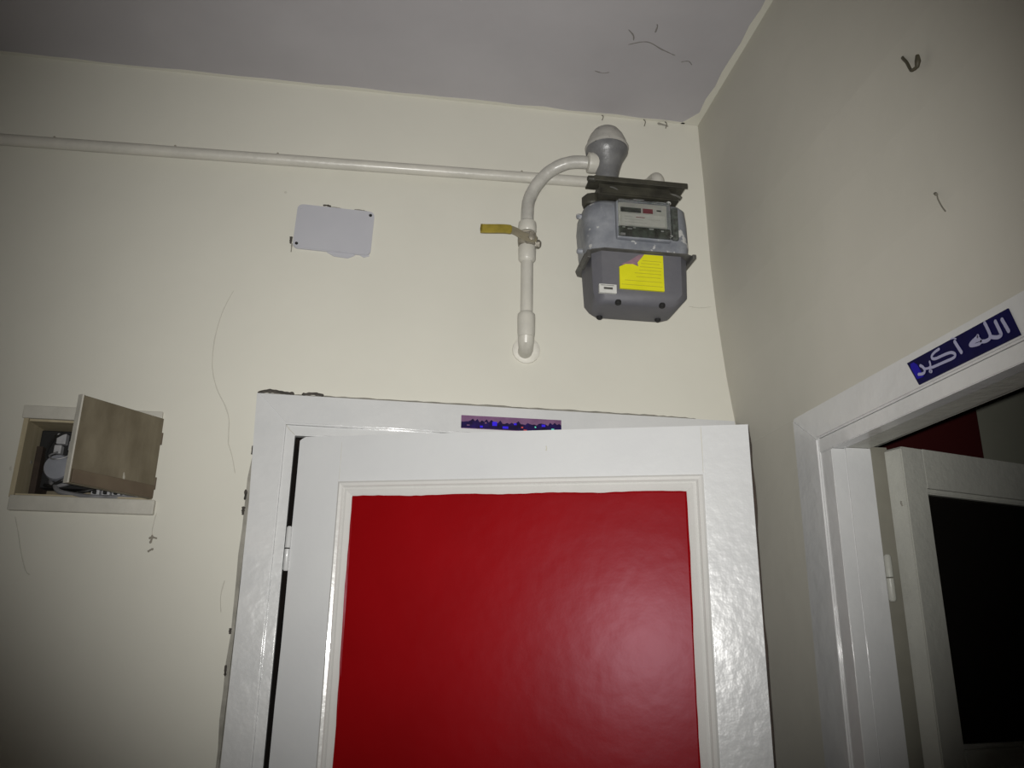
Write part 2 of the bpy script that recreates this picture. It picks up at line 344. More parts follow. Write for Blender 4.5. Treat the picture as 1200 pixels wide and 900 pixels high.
# ---------------------------------------------------------------- red door (local: x along the leaf, y=0 front face, +y thickness)
TH = math.radians(17.7)
dr = empty('door_1', (-.194, -.012, 0), -TH, 'white door with glossy red panel, ajar towards the room', 'door', kind='structure')
DW, DH = .886, 2.008
def dl(name, pts, y0, y1, m, bev=.0025, par=dr): return poly_prism(name, pts, y0, y1, m, par, bev)
rr = random.Random(3)
left = [(0.0+rr.uniform(-.0012, .0016), 2.0-.1*k) for k in range(0, 20)]
dl('stile', [(.004, 2.004), (.012, DH), (.090, DH), (.090, .02), (.002, .02)] + left[::-1], 0, .038, 'white', .001)
dl('stile', [(.7985, .02), (DW, .02), (DW, DH), (.7985, DH)], 0, .038, 'ripple')
dl('top_rail', [(.0902, 1.913), (.7983, 1.914), (.7983, DH-.0005), (.0902, DH-.0005)], .0002, .038, 'white', 0)
dl('bottom_rail', [(.0902, .02), (.7983, .02), (.7983, .17), (.0902, .17)], .0004, .038, 'white')
OX0, OX1, OZ0, OZ1 = .0905, .798, .17, 1.9135; IX0, IX1, IZ0, IZ1 = .119, .7655, .20, 1.884
def mould(pts):                                                     # sloped ogee bead: outer edge proud, inner edge lower
    o = [Vector((x, 0, z)) for x, z in pts[:2]]; i = [Vector((x, 0, z)) for x, z in pts[2:]]
    bm = bmesh.new(); rows = []
    for t, y in ((0, .010), (0, -.0045), (.12, -.007), (.30, -.005), (.42, .0005), (.60, -.0015), (.80, .002), (1, .006), (1, .012)):
        a = o[0].lerp(i[1], t); b = o[1].lerp(i[0], t); a.y = b.y = y; rows.append((bm.verts.new(a), bm.verts.new(b)))
    for A, B in zip(rows, rows[1:]): bm.faces.new((A[0], A[1], B[1], B[0]))
    bm.faces.new([r[0] for r in rows]); bm.faces.new([r[1] for r in rows])
    return link('moulding', bm, 'moulding', dr)
mould([(OX0, OZ1), (OX1, OZ1), (IX1, IZ1), (IX0, IZ1)])
mould([(OX0, OZ0), (OX0, OZ1), (IX0, IZ1), (IX0, IZ0)])
mould([(OX1, OZ1), (OX1, OZ0), (IX1, IZ0), (IX1, IZ1)])
mould([(OX1, OZ0), (OX0, OZ0), (IX0, IZ0), (IX1, IZ0)])
box('red_panel', .112, .773, .009, .022, .19, 1.892, 'red', dr)
# uneven cut line of the red paint over the moulding's inner edge
def paint_lip(a, b, inward):
    bm = bmesh.new(); n = 60; U = []; V = []
    for k in range(n+1):
        t = k/n; x = a[0]+(b[0]-a[0])*t; z = a[1]+(b[1]-a[1])*t; j = rr.uniform(.0005, .0016) + .0010*math.sin(t*23)
        U.append((x+inward[0]*.002, z+inward[1]*.002)); V.append((x-inward[0]*j, z-inward[1]*j))
    for k in range(n):
        q = [bm.verts.new((U[k][0], .0052, U[k][1])), bm.verts.new((U[k+1][0], .0052, U[k+1][1])), bm.verts.new((V[k+1][0], .0036, V[k+1][1])), bm.verts.new((V[k][0], .0036, V[k][1]))]
        bm.faces.new(q)
    return link('paint_edge', bm, 'red', dr)
paint_lip((IX0, IZ0), (IX0, IZ1), (1, 0)); paint_lip((IX0, IZ1), (IX1, IZ1), (0, -1)); paint_lip((IX1, IZ1), (IX1, IZ0), (-1, 0))
dl('dark_edge', [(DW-.0005, .02), (DW+.0035, .02)] + [(DW+.0035+rr.uniform(-.002, .001), .05+.04*k) for k in range(49)] + [(DW-.0005, DH)], .0015, .037, 'darkwood', 0)  # narrow dark brown strip along the leaf's free edge
ribbon('joint_line', [(.7985, -.0002, 2.006), (.799, -.0002, 1.96), (.7985, -.0002, 1.916)], .0012, 'crack', dr, (0,-1,0), lift=.0003)
ribbon('joint_line', [(.0902, -.0002, 1.995), (.0905, -.0002, 1.95), (.0902, -.0002, 1.916)], .0007, 'crack', dr, (0,-1,0), lift=.0003)
ribbon('nick', [(.505, -.0002, 1.976), (.506, -.0002, 1.971), (.505, -.0002, 1.966)], .0025, 'crack', dr, (0,-1,0), lift=.0004)
def hinge(par, x, y, zc, m='white2', r=.0055, h=.08):
    a = lathe('hinge', [(r*.6, -h/2-.003), (r, -h/2), (r, -.0012)], (x, y, zc), m, par, seg=14)
    b = lathe('hinge_barrel', [(r*.97, .0012), (r*.97, h/2), (r*.6, h/2+.003)], (0, 0, 0), m, a, seg=14); b.location = (x, y, zc)
    return a
for zc in (1.783, .95, .25): hinge(dr, -.004, -.002, zc)

# ---------------------------------------------------------------- right door frame
f2 = empty('trim_2', (0,0,0), label='white painted frame around the open glazed door, blue sign on its head', cat='door frame', kind='structure')
def yz_prism(name, pts, x0, x1, m, parent, bev=0.0):                # outline in y,z ; depth in x
    bm = bmesh.new(); A = [bm.verts.new((x0, y, z)) for y, z in pts]; B = [bm.verts.new((x1, y, z)) for y, z in pts]; n = len(pts)
    bm.faces.new(A); bm.faces.new(B[::-1])
    for k in range(n): bm.faces.new((A[k], B[k], B[(k+1)%n], A[(k+1)%n]))
    if bev: bmesh.ops.bevel(bm, geom=[e for e in bm.edges if abs(e.verts[0].co.x-e.verts[1].co.x) < 1e-6], offset=bev, segments=2, affect='EDGES')
    return link(name, bm, m, parent)
CX = .745
yz_prism('casing', [(-.268, 0), (-.352, 0), (-.352, 1.967), (-.268, 2.026)], CX, CX+.0125, 'white2', f2, .003)
yz_prism('casing', [(-.268, 2.026), (-.352, 1.967), (-1.266, 1.967), (-1.35, 2.026)], CX, CX+.0125, 'white2', f2, .003)
yz_prism('casing', [(-1.266, 0), (-1.35, 0), (-1.35, 2.026), (-1.266, 1.967)], CX, CX+.0125, 'white2', f2, .003)
# inner frame members: front bead, reveal and rebate
yz_prism('jamb', [(-.3525, 0), (-.3575, 0), (-.3575, 1.9405), (-.3525, 1.9405)], CX+.005, CX+.03, 'white2', f2)
yz_prism('jamb', [(-.358, 0), (-.392, 0), (-.392, 1.9405), (-.358, 1.9405)], CX+.003, .773, 'white2', f2, .0012)
yz_prism('jamb', [(-.360, 0), (-.3895, 0), (-.3895, 1.9435), (-.360, 1.9435)], .774, .824, 'white2', f2, .002)
yz_prism('rebate', [(-.360, 0), (-.378, 0), (-.378, 1.95), (-.360, 1.95)], .825, .862, 'rebate_dk', f2, .001)  # rebate given a darker grey-brown than the reveal
yz_prism('head', [(-.352, 1.941), (-1.262, 1.941), (-1.262, 1.966), (-.352, 1.966)], CX+.003, .773, 'white2', f2, .0012)
yz_prism('head', [(-.352, 1.944), (-1.262, 1.944), (-1.262, 1.966), (-.352, 1.966)], .774, .824, 'leaf2', f2, .002)
yz_prism('head', [(-.352, 1.958), (-1.262, 1.958), (-1.262, 1.975), (-.352, 1.975)], .825, .862, 'leaf2', f2, .001)
yz_prism('jamb', [(-1.232, 0), (-1.262, 0), (-1.262, 1.942), (-1.232, 1.942)], CX+.003, .824, 'white2', f2, .003)
ribbon('wall_joint', [(CX+.011,-.267,2.028),(CX+.011,-.45,2.028),(CX+.011,-.6,2.028),(CX+.011,-.8,2.028),(CX+.011,-1.0,2.028)], .004, 'gap', f2, (-1,0,0), n=14)

# ---------------------------------------------------------------- glazed door (local: x along the leaf, y=0 face towards the hall, +y thickness)
A2 = math.radians(16.0)
d2 = empty('door_2', (.852, -.432, 0), A2, 'dim white door with dark glass pane, standing open into the next room', 'door', kind='structure')
def d2p(name, pts, y0, y1, m='leaf2', bev=.002): return poly_prism(name, pts, y0, y1, m, d2, bev)
T2 = 1.94; LW = .80
d2p('stile', [(0, .02), (.053, .02), (.053, T2), (.004, T2), (0, T2-.004)], 0, .036)
d2p('stile', [(LW-.08, .02), (LW, .02), (LW, T2), (LW-.08, T2)], 0, .036)
d2p('top_rail', [(.0532, 1.872), (LW-.0802, 1.872), (LW-.0802, T2), (.0532, T2)], 0, .036, bev=0)
d2p('middle_rail', [(.0532, 1.33), (LW-.0802, 1.33), (LW-.0802, 1.46), (.0532, 1.46)], .0005, .036)
d2p('bottom_rail', [(.0532, .02), (LW-.0802, .02), (LW-.0802, .20), (.0532, .20)], .0005, .036)
d2p('lower_panel', [(.0532, .20), (LW-.0802, .20), (LW-.0802, 1.33), (.0532, 1.33)], .012, .024)
d2p('glass_pane', [(.0532, 1.46), (LW-.0802, 1.46), (LW-.0802, 1.872), (.0532, 1.872)], .016, .020, 'glass', 0)
d2p('glazing_bead', [(.0534, 1.863), (LW-.0804, 1.863), (LW-.0804, 1.8718), (.0534, 1.8718)], .004, .016)
d2p('glazing_bead', [(.0534, 1.4602), (LW-.0804, 1.4602), (LW-.0804, 1.468), (.0534, 1.468)], .004, .016)
hinge(f2, .825, -.3975, 1.722, 'leaf2', .006, .070)
hinge(f2, .825, -.3975, .9, 'leaf2', .006, .070)
ribbon('nick', [(.846, -.423, 1.847), (.846, -.423, 1.843), (.847, -.424, 1.838)], .003, 'gap', f2, (-.87,-.5,0))

# blue sign with white Arabic lettering (Allahu akbar) on the head of the frame
sg = empty('blue_sign', (CX-.0005, -.6567, 1.9725), label='dark blue sign with pale Arabic lettering on the right door frame', cat='sign')
SW, SH = .2027, .0400; SK = .0203/.0400                                               # along -y, up z
yz_prism('sign_plate', [(0, 0), (-SW, 0), (-SW+SK*SH*.6, SH), (SK*SH, SH)], -.0012, .0004, 'sign', sg)
yz_prism('blue_patch', [(y+SK*z, z) for y, z in ((-.003, .030), (-.003, .009), (-.018, .008), (-.018, .030), (-.014, .036), (-.006, .036))], -.0016, -.001, 'sign_bright', sg)
def uv(px, py):                                                     # lettering measured off the sign, in sign widths and heights
    dx, dy = px-235, py-540; a, b, c, d = 835., 100., -437., 197.; det = a*d-b*c
    u = (dx*d - b*dy)/det; v = (a*dy - c*dx)/det; return (-SW*u + SK*SH*(1-v)*(1-.4*u), SH*(1-v))
NS = [0]
def stroke(pts, w=.0040):
    NS[0] += 1; X0 = -.0019 - NS[0]*4e-5
    P = [Vector((0, *uv(*p))) for p in pts]
    P = catmull(P, 5) if len(P) > 2 else P
    bm = bmesh.new(); prev = None
    for i, p in enumerate(P):
        t = (P[min(i+1, len(P)-1)] - P[max(i-1, 0)]).normalized(); s = Vector((0, -t.z, t.y))*w/2
        cur = (bm.verts.new((X0, p.y+s.y, p.z+s.z)), bm.verts.new((X0, p.y-s.y, p.z-s.z)))
        if prev: bm.faces.new((prev[0], cur[0], cur[1], prev[1]))
        prev = cur
    for p in (P[0], P[-1]):                                          # round ends
        bm.faces.new([bm.verts.new((X0-2e-5, p.y+w/2*math.cos(2*PI*k/10), p.z+w/2*math.sin(2*PI*k/10))) for k in range(10)])
    return link('lettering', bm, 'letter', sg)
stroke([(1036,184),(1062,228),(1088,272)], .0052)                                             # alif
stroke([(988,198),(1008,238),(1028,278),(1034,302),(1010,318),(975,318),(952,312)], .0052)     # first lam
stroke([(908,206),(928,244),(944,278),(954,306),(946,332),(918,348),(884,352)], .0050)         # second lam
stroke([(884,352),(872,368),(838,380),(802,384),(800,370),(820,346),(846,322),(858,304),(862,322),(882,346)], .0044)  # heh
stroke([(806,377),(835,350),(862,338)], .0052)
stroke([(672,350),(700,396),(728,440)], .0052)                                               # alif
stroke([(640,328),(662,322),(684,328)], .0020)                                               # hamza
stroke([(538,414),(502,438),(474,472),(480,496),(512,494),(560,472),(606,452),(644,442),(672,452),(674,474),(648,494),(604,514),(556,536),(512,556),(476,572),(446,578)], .0042)  # kaf
stroke([(452,524),(458,548),(454,574),(424,586),(398,588)], .0036)                            # beh
stroke([(452,606),(464,610)], .0052)                                                          # dot
stroke([(366,560),(388,572),(404,596),(400,622),(378,636),(346,640)], .0044)                  # reh

# ---------------------------------------------------------------- far room, dark red panel
tag(box('tall_panel', .91, 1.70, .44, .49, 0, 2.60, 'darkred', bev=.003), 'tall dark red panel in the next room, seen above the glazed door', 'panel')

# ---------------------------------------------------------------- cover plate
pl = empty('cover_plate', (-.164, 0, 2.487), label='blank white rectangular cover plate with corner screws on the cream wall', cat='cover plate')
pw, ph = .0850, .0545; tz = -.03
def rot(x, z): return (x*math.cos(tz)-z*math.sin(tz), x*math.sin(tz)+z*math.cos(tz))
pts = [rot(x, z) for x, z in rrect(-pw, pw, -ph, ph, (.012,)*4, 4)]
poly_prism('plate', pts, -.0075, .0005, 'plate', pl, .0015)
for sx, sz, m, r in ((-1, -1, 'hole', .0035), (1, 1, 'hole', .0036), (-1, 1, 'plate', .003), (1, -1, 'plate', .003)):
    x, z = rot(sx*(pw-.0085), sz*(ph-.0105)); lathe('screw', [(r, -.0082), (r*1.02, -.007)], (x, 0, z), m, pl, 'y', 12)
for x, z, w, l in ((-.02, .0595, .005, .018), (.0, .056, .002, .03), (.055, .0545, .0035, .03), (-.091, -.032, .006, .016), (-.088,-.05,.003,.02)):
    if l: ribbon('paint_gap', [(x-(l/2 if abs(x) < .08 else 0), -.003, z+(0 if abs(x) < .08 else l/2)), (x, -.003, z+.0008), (x+(l/2 if abs(x) < .08 else 0), -.003, z-(0 if abs(x) < .08 else l/2)-.002)], w, 'gapdark' if w > .0045 else 'gap', pl, (0,-1,0), lift=.001)
poly_prism('paint_smear', [(-.012,-.055),(.005,-.064),(.035,-.066),(.05,-.058),(.045,-.052),(.0,-.05)], -.003, .0003, 'plate', pl, .0005)
poly_prism('paint_smear', [(.055,-.054),(.07,-.061),(.082,-.056),(.075,-.05)], -.0025, .0003, 'plate', pl, .0005)

# ---------------------------------------------------------------- electrical recess box
eb = empty('electrical_box', ((BX0+BX1)/2, 0, BZ0), label='recessed fuse box at left of the cream wall with its brown flap hanging open', cat='fuse box')
ox, oz = (BX0+BX1)/2, BZ0
def eo(o): o.location = (-ox, 0, -oz); return o
eo(box('frame_top', BX0-.004, BX1-.001, -.007, .003, BZ1-.004, BZ1+.022, 'box_white', eb, .0015))
eo(box('frame_sill', BX0+.004, BX1+.009, -.012, .003, BZ0-.026, BZ0+.003, 'box_white', eb, .002))
eo(box('side_board', BX0-.001, BX0+.008, -.003, .10, BZ0, BZ1, 'box_wood', eb)); eo(box('side_board', BX1-.008, BX1+.001, .001, .10, BZ0, BZ1, 'box_wood', eb))
eo(box('top_board', BX0+.008, BX1-.008, .003, .10, BZ1-.008, BZ1, 'box_wood', eb)); eo(box('bottom_board', BX0+.008, BX1-.008, .003, .10, BZ0, BZ0+.008, 'box_wood', eb))
eo(box('back_board', BX0, BX1, .10, .11, BZ0, BZ1, 'box_back', eb))
eo(lathe('knot', [(.004, -.0005), (.0038, .0005)], (BX0+.0083, .045, BZ0+.078), 'gap', eb, 'x', 12))
# contents: dark meter board, ceramic fuse carriers, blue-grey drum, cables
eo(box('mounting_board', -.716, -.50, .060, .098, BZ0+.030, BZ1-.012, 'hole', eb, .002))
eo(box('bracket', -.712, -.700, .040, .098, BZ0+.004, BZ0+.110, 'darkwood', eb, .001))
c = eo(lathe('drum', [(.012,-.034),(.024,-.032),(.027,-.026),(.028,0)], (-.664, .062, BZ0+.068), 'bluegrey', eb, 'y', 22))
for x, z, w, h, m in ((-.680, .118, .018, .022, 'ceramic'), (-.682, .098, .014, .018, 'ceramic'), (-.655, .105, .012, .02, 'ceramic'), (-.652, .082, .009, .014, 'ceramic'), (-.628, .112, .010, .014, 'bluegrey'), (-.603, .085, .014, .03, 'ceramic'), (-.610,.118,.008,.012,'bluegrey')):
    eo(box('fuse_carrier', x, x+w, .045, .072, BZ0+z, BZ0+z+h, m, eb, .002))
for k in range(5):
    x = -.600+.020*k; eo(box('breaker', x, x+.016, .052, .078, BZ0+.012, BZ0+.034, 'ceramic', eb, .0015)); eo(box('toggle', x+.005, x+.011, .044, .053, BZ0+.020, BZ0+.028, 'hole', eb, .0008))
for P, r, m in (([(-.665,.06,.058),(-.655,.035,.036),(-.635,.025,.030),(-.612,.03,.040),(-.60,.05,.066)], .004, 'wire_grey'),
                ([(-.672,.05,.034),(-.650,.03,.030),(-.628,.02,.040),(-.612,.04,.050)], .0035, 'wire_black'),
                ([(-.645,.03,.032),(-.628,.012,.016),(-.600,.006,.008),(-.560,.006,.007),(-.52,.010,.008),(-.49,.03,.010)], .0048, 'wire_grey'),
                ([(-.640,.045,.025),(-.620,.03,.014),(-.600,.02,.020),(-.58,.03,.03)], .0035, 'wire_black'),
                ([(-.668,.05,.135),(-.66,.035,.13),(-.64,.03,.138),(-.61,.035,.132),(-.58,.04,.138)], .0025, 'wire_black'),
                ([(-.672,.055,.13),(-.676,.04,.10),(-.668,.035,.075),(-.662,.045,.05)], .0028, 'wire_black'),
                ([(-.655,.04,.10),(-.665,.03,.09),(-.655,.025,.082),(-.635,.03,.088),(-.622,.03,.10)], .0018, 'wire_grey'),
                ([(-.625,.04,.105),(-.615,.03,.098),(-.605,.03,.108),(-.598,.04,.12)], .0022, 'wire_black')):
    eo(tube('cable', [(x-(.016 if x < -.6 else 0), y, BZ0+z) for x, y, z in P], r, m, eb, 8, 5))
# the flap, hinged on the right side: local x runs from hinge to free edge
ang = math.atan2(-.158+.012, -.5665+.463)
fp = box('flap', 0, .180, -.011, 0, .004, .166, 'door_brown', eb, .0012); fp.matrix_local = Matrix.Translation((-.463-ox, -.012, 0)) @ Matrix.Rotation(ang, 4, 'Z')
# which side faces the camera: local +y of the rotated flap
b_ = box('flap_batten', .002, .178, -.0005, .0035, .005, .030, 'door_brown_dk', fp, .001)
box('flap_edge', .1802, .1835, -.0115, .0012, .004, .167, 'box_white', fp, .001)
for zz in (.035, .125): lathe('hinge', [(.003, -.012), (.003, .012)], (-.001, -.002, zz), 'door_brown_dk', fp, 'z', 10)

# ---------------------------------------------------------------- gas pipes
PY = -.07
rp = empty('riser_pipe', (.262, 0, 2.215), label='cream painted riser pipe bending from the wall up to the regulator', cat='pipe')
def lo(o, e): o.location = -Vector(e.location); return o
def L_(fn, e, *a, **k): return lo(fn(*a, parent=e, **k) if 'parent' not in k else fn(*a, **k), e)
lo(tube('pipe', [(.2615, PY, 2.26), (.262, PY, 2.34), (.2622, PY, 2.45)], .0135, 'pipe', rp, 18, 4), rp)
lo(tube('bend', [(.2622, PY, 2.49), (.262, PY, 2.535), (.266, -.072, 2.568), (.282, -.078, 2.602), (.306, -.088, 2.630), (.334, -.100, 2.645), (.362, -.111, 2.649), (.396, -.120, 2.645)], .0145, 'bend', rp, 18, 7, .02), rp)
lo(lathe('elbow_collar', [(.014, 2.292), (.0185, 2.287), (.0192, 2.28), (.0188, 2.245), (.0175, 2.235)], (.2615, PY, 0), 'pipe', rp), rp)
lo(tube('elbow', [(.2615, PY, 2.245), (.262, -.066, 2.230), (.264, -.054, 2.222), (.267, -.035, 2.222), (.270, 0.0, 2.226)], [.0178, .0175, .0165, .016, .016], 'pipe', rp, 18), rp)
lo(lathe('wall_rose', [(.0315, .001), (.031, -.004), (.027, -.007), (.018, -.008)], (.273, 0, 2.231), 'plaster', rp, 'y', 18), rp)
lo(lathe('union_nut', [(.015, 2.512), (.0195, 2.508), (.0205, 2.50), (.0205, 2.487), (.0185, 2.484)], (.2622, PY, 0), 'pipe', rp, seg=18), rp)
lo(lathe('grime_ring', [(.0175, 2.482), (.020, 2.480), (.0195, 2.477), (.018, 2.476)], (.2622, PY, 0), 'pipe_dk', rp, seg=18), rp)
lo(lathe('valve_body', [(.0185, 2.478), (.021, 2.474), (.0215, 2.462), (.0205, 2.452), (.019, 2.449)], (.2622, PY, 0), 'brass', rp, seg=18), rp)
lo(lathe('valve_socket', [(.0185, 2.449), (.0195, 2.443), (.019, 2.418), (.0165, 2.414), (.014, 2.411)], (.262, PY, 0), 'pipe', rp), rp)
lo(lathe('valve_stem', [(.016, -.085), (.0165, -.092), (.0125, -.096), (.011, -.103), (.0075, -.104), (.0075, -.110), (.005, -.113)], (.266, 0, 2.461), 'brass', rp, 'y', 6), rp)
lo(lathe('side_nut', [(.009, .0), (.010, .004), (.010, .022), (.006, .026)], (.266, -.075, 2.455), 'brass', rp, 'x', 6), rp)
# lever: flat bar with yellow sleeve, parts of the riser's valve
def bar(name, P, hw, th, m, par):                                   # P in x,z at y ; half width in the plane, thickness in y
    P = catmull([Vector(p) for p in P], 5); bm = bmesh.new(); R = []
    for i, p in enumerate(P):
        t = (P[min(i+1, len(P)-1)] - P[max(i-1, 0)]).normalized(); s = Vector((-t.z, 0, t.x)).normalized()
        e = 1.0
        if i == 0: e = .55
        if i == len(P)-1: e = .55
        R.append([bm.verts.new(p + s*hw*e*a + Vector((0, th*b, 0))) for a, b in ((-1,-.5),(1,-.5),(1,.5),(-1,.5))])
    for A, B in zip(R, R[1:]):
        for k in range(4): bm.faces.new((A[k], A[(k+1)%4], B[(k+1)%4], B[k]))
    bm.faces.new(R[0][::-1]); bm.faces.new(R[-1]); bmesh.ops.bevel(bm, geom=list(bm.edges), offset=.0008, segments=1, affect='EDGES')
    return link(name, bm, m, par, True)
LY = -.109
lo(bar('lever', [(.277, LY, 2.452), (.262, LY, 2.450), (.246, LY, 2.455), (.230, LY, 2.464), (.215, LY, 2.468), (.200, LY, 2.467)], .0092, .003, 'grey_lever', rp), rp)
lo(bar('lever_grip', [(.222, LY, 2.467), (.205, LY, 2.4675), (.185, LY, 2.466), (.168, LY, 2.4645), (.158, LY, 2.464), (.1535, LY, 2.464)], .0100, .0058, 'yellow_grip', rp), rp)
lo(lathe('lever_nut', [(.006, -.1155), (.0085, -.114), (.0085, -.1105)], (.266, 0, 2.452), 'brass', rp, 'y', 6), rp)

hp = empty('wall_pipe', (-.3, 0, 2.64), label='long thin cream pipe running along the wall below the ceiling to the meter', cat='pipe')
def HZ(x): return 2.628 + (x+.877)*.0216
lo(tube('pipe', [(x, -.024, HZ(x)) for x in (-1.3, -1.0, -.7, -.4, -.1, .1, .3, .45, .53)], .0128, 'pipe', hp, 16, 3, .015), hp)
lo(tube('elbow', [(.525, -.024, 2.658), (.545, -.028, 2.655), (.558, -.045, 2.651), (.5615, -.065, 2.650), (.562, -.086, 2.640), (.562, -.093, 2.618), (.562, -.093, 2.56)], .0155, 'pipe', hp, 16, 5), hp)
lo(lathe('union_nut', [(.017, 2.565), (.021, 2.57), (.021, 2.59), (.0165, 2.595)], (.562, -.093, 0), 'pipe', hp, seg=18), hp)
lo(ribbon('dark_line', [(x, -.0245, HZ(x)+.0128) for x in (-1.2, -.9, -.6, -.3, 0, .2, .4)], .003, 'pipe_dk', hp, (0,-.3,1), lift=.0012, n=14), hp)  # thin darker line along the top of the pipe
for x in (-.9, -.77, -.52, -.30, .255):
    lo(lathe('paint_drip', [(.001, -.003), (.0025, -.001), (.0025, .002), (.001, .0035)], (x, -.026, HZ(x)+.0128), 'pipe_dk', hp, seg=8), hp)

# ---------------------------------------------------------------- gas meter
gm = empty('gas_meter', (.49, -.02, 2.30), label='grey domestic gas meter with yellow label and reading window on the wall', cat='gas meter')
G = lambda o: lo(o, gm)
ch = lambda x0, x1, y0, y1, r: rrect(x0, x1, y0, y1, (r,)*4, 1)
G(loft('lower_case', [(2.289, ch(.410, .566, -.152, -.078, .012)), (2.2905, ch(.402, .571, -.156, -.070, .014)), (2.297, ch(.3975, .578, -.1615, -.062, .016)),
      (2.316, ch(.3905, .5945, -.1645, -.048, .016)), (2.4035, ch(.387, .597, -.168, -.040, .018))], 'meter_lo', gm))
G(loft('flange', [(2.4032, rrect(.3765, .6055, -.176, -.026, (.036, .020, .02, .03), 2)), (2.404, rrect(.374, .608, -.178, -.024, (.036, .020, .02, .03), 2)), (2.4062, rrect(.374, .608, -.178, -.024, (.036, .020, .02, .03), 2)),
      (2.4072, rrect(.377, .605, -.175, -.027, (.036, .020, .02, .03), 2))], 'rim', gm))
for (x, y, a) in ((.378, -.150, 1), (.603, -.165, -1)):             # turned-down lugs of the flange
    G(box('flange_lug', x-.004, x+.004, y-.02, y+.045, 2.385 if a > 0 else 2.394, 2.403, 'rim', gm, .0015))
G(loft('upper_case', [(2.4075, rrect(.382, .600, -.170, -.040, (.034, .022, .02, .03))), (2.43, rrect(.378, .603, -.171, -.040, (.040, .025, .02, .03))), (2.49, rrect(.374, .602, -.170, -.040, (.040, .026, .02, .03))),
      (2.518, rrect(.376, .600, -.168, -.042, (.040, .026, .02, .03))), (2.530, rrect(.386, .592, -.158, -.050, (.034, .022, .02, .03))), (2.534, rrect(.40, .58, -.145, -.06, (.03, .02, .02, .02)))], 'meter_up', gm))
# index window
G(box('index_frame', .436, .556, -.182, -.165, 2.430, 2.520, 'meter_up', gm, .004))
G(box('index_plate', .4405, .545, -.1850, -.181, 2.4575, 2.512, 'index', gm, .001))
G(box('index_digits', .444, .4885, -.1862, -.1845, 2.4895, 2.5005, 'index_dark', gm, .0005))
G(box('index_decimals', .4925, .5145, -.1862, -.1845, 2.4895, 2.5005, 'index_red', gm, .0005))
G(box('index_mark', .523, .533, -.1858, -.1848, 2.496, 2.4995, 'index_dark', gm))
G(box('index_label', .446, .540, -.1860, -.1845, 2.459, 2.4855, 'label_w', gm, .0004))
for x0, x1, z, m in ((.452, .470, 2.478, 'index'), (.477, .496, 2.4775, 'index_red'), (.452, .492, 2.4715, 'index'), (.503, .53, 2.474, 'index'), (.452, .50, 2.465, 'index')):
    G(box('print_line', x0, x1, -.1864, -.1857, z, z+.0016, m, gm))
G(box('dark_reflection', .4405, .552, -.1842, -.181, 2.4335, 2.4565, 'index_dark', gm, .002))  # dark block painted in as the reflection in the clear plastic
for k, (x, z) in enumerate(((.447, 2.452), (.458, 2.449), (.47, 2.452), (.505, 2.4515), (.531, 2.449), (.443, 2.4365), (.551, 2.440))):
    G(box('painted_glint', x, x+.006+.004*(k % 2), -.1865, -.1835, z, z+.0025, 'ceramic', gm, .0008))  # pale blocks painted in as highlights on the plastic
G(loft('index_cover', [(2.4335, rrect(.4385, .5535, -.193, -.183, (.003,.003,.001,.001), 2)), (2.517, rrect(.4385, .5535, -.193, -.183, (.003,.003,.001,.001), 2))], 'clear', gm))
G(box('side_block', .5595, .5745, -.178, -.160, 2.438, 2.515, 'index_dark', gm, .003))
G(box('seal_tab', .474, .500, -.180, -.168, 2.518, 2.527, 'ceramic', gm, .002)); G(lathe('lead_seal', [(.003, -.184), (.005, -.182), (.005, -.176)], (.553, 0, 2.522), 'label_w', gm, 'y', 12))
for z in (2.510, 2.425): G(lathe('side_bolt', [(.004, -.002), (.006, 0), (.006, .010)], (.366, -.115, z), 'meter_up', gm, 'x', 8))
# yellow sticker (torn upper left corner), small white label, four dark bolts
G(poly_prism('yellow_label', [(.4425, 2.3190), (.5385, 2.3190), (.5385, 2.4010), (.4975, 2.4010), (.490, 2.391), (.482, 2.381), (.484, 2.372), (.472, 2.3765), (.456, 2.3755), (.4425, 2.3685)], -.1700, -.1655, 'label_y', gm))
G(poly_prism('torn_paper', [(.446, 2.3735), (.472, 2.377), (.4845, 2.3725), (.4825, 2.381), (.490, 2.391), (.4975, 2.401), (.485, 2.399), (.466, 2.385)], -.1697, -.1655, 'label_p', gm))
for x0, x1, z in ((.493, .534, 2.3855), (.49, .53, 2.379), (.487, .535, 2.371), (.485, .533, 2.3635), (.475, .533, 2.356), (.478, .531, 2.3475), (.453, .533, 2.338), (.446, .535, 2.328)):
    G(box('print_line', x0, x1, -.1706, -.1699, z, z+.0010, 'label_line', gm))
G(box('white_label', .3985, .4355, -.1693, -.162, 2.307, 2.3265, 'label_w', gm, .0004)); G(box('print_line', .408, .427, -.1697, -.1690, 2.3145, 2.3195, 'rim', gm)); G(box('print_line', .402, .430, -.1697, -.1690, 2.323, 2.324, 'rim', gm))
for x, y, z in ((.441, -.157, 2.2925), (.536, -.157, 2.2925), (.420, -.082, 2.289), (.548, -.090, 2.289)):
    G(lathe('foot_bolt', [(.004, -.006), (.0065, -.004), (.007, .001), (.006, .004)], (x, y, z), 'hole', gm, seg=12))
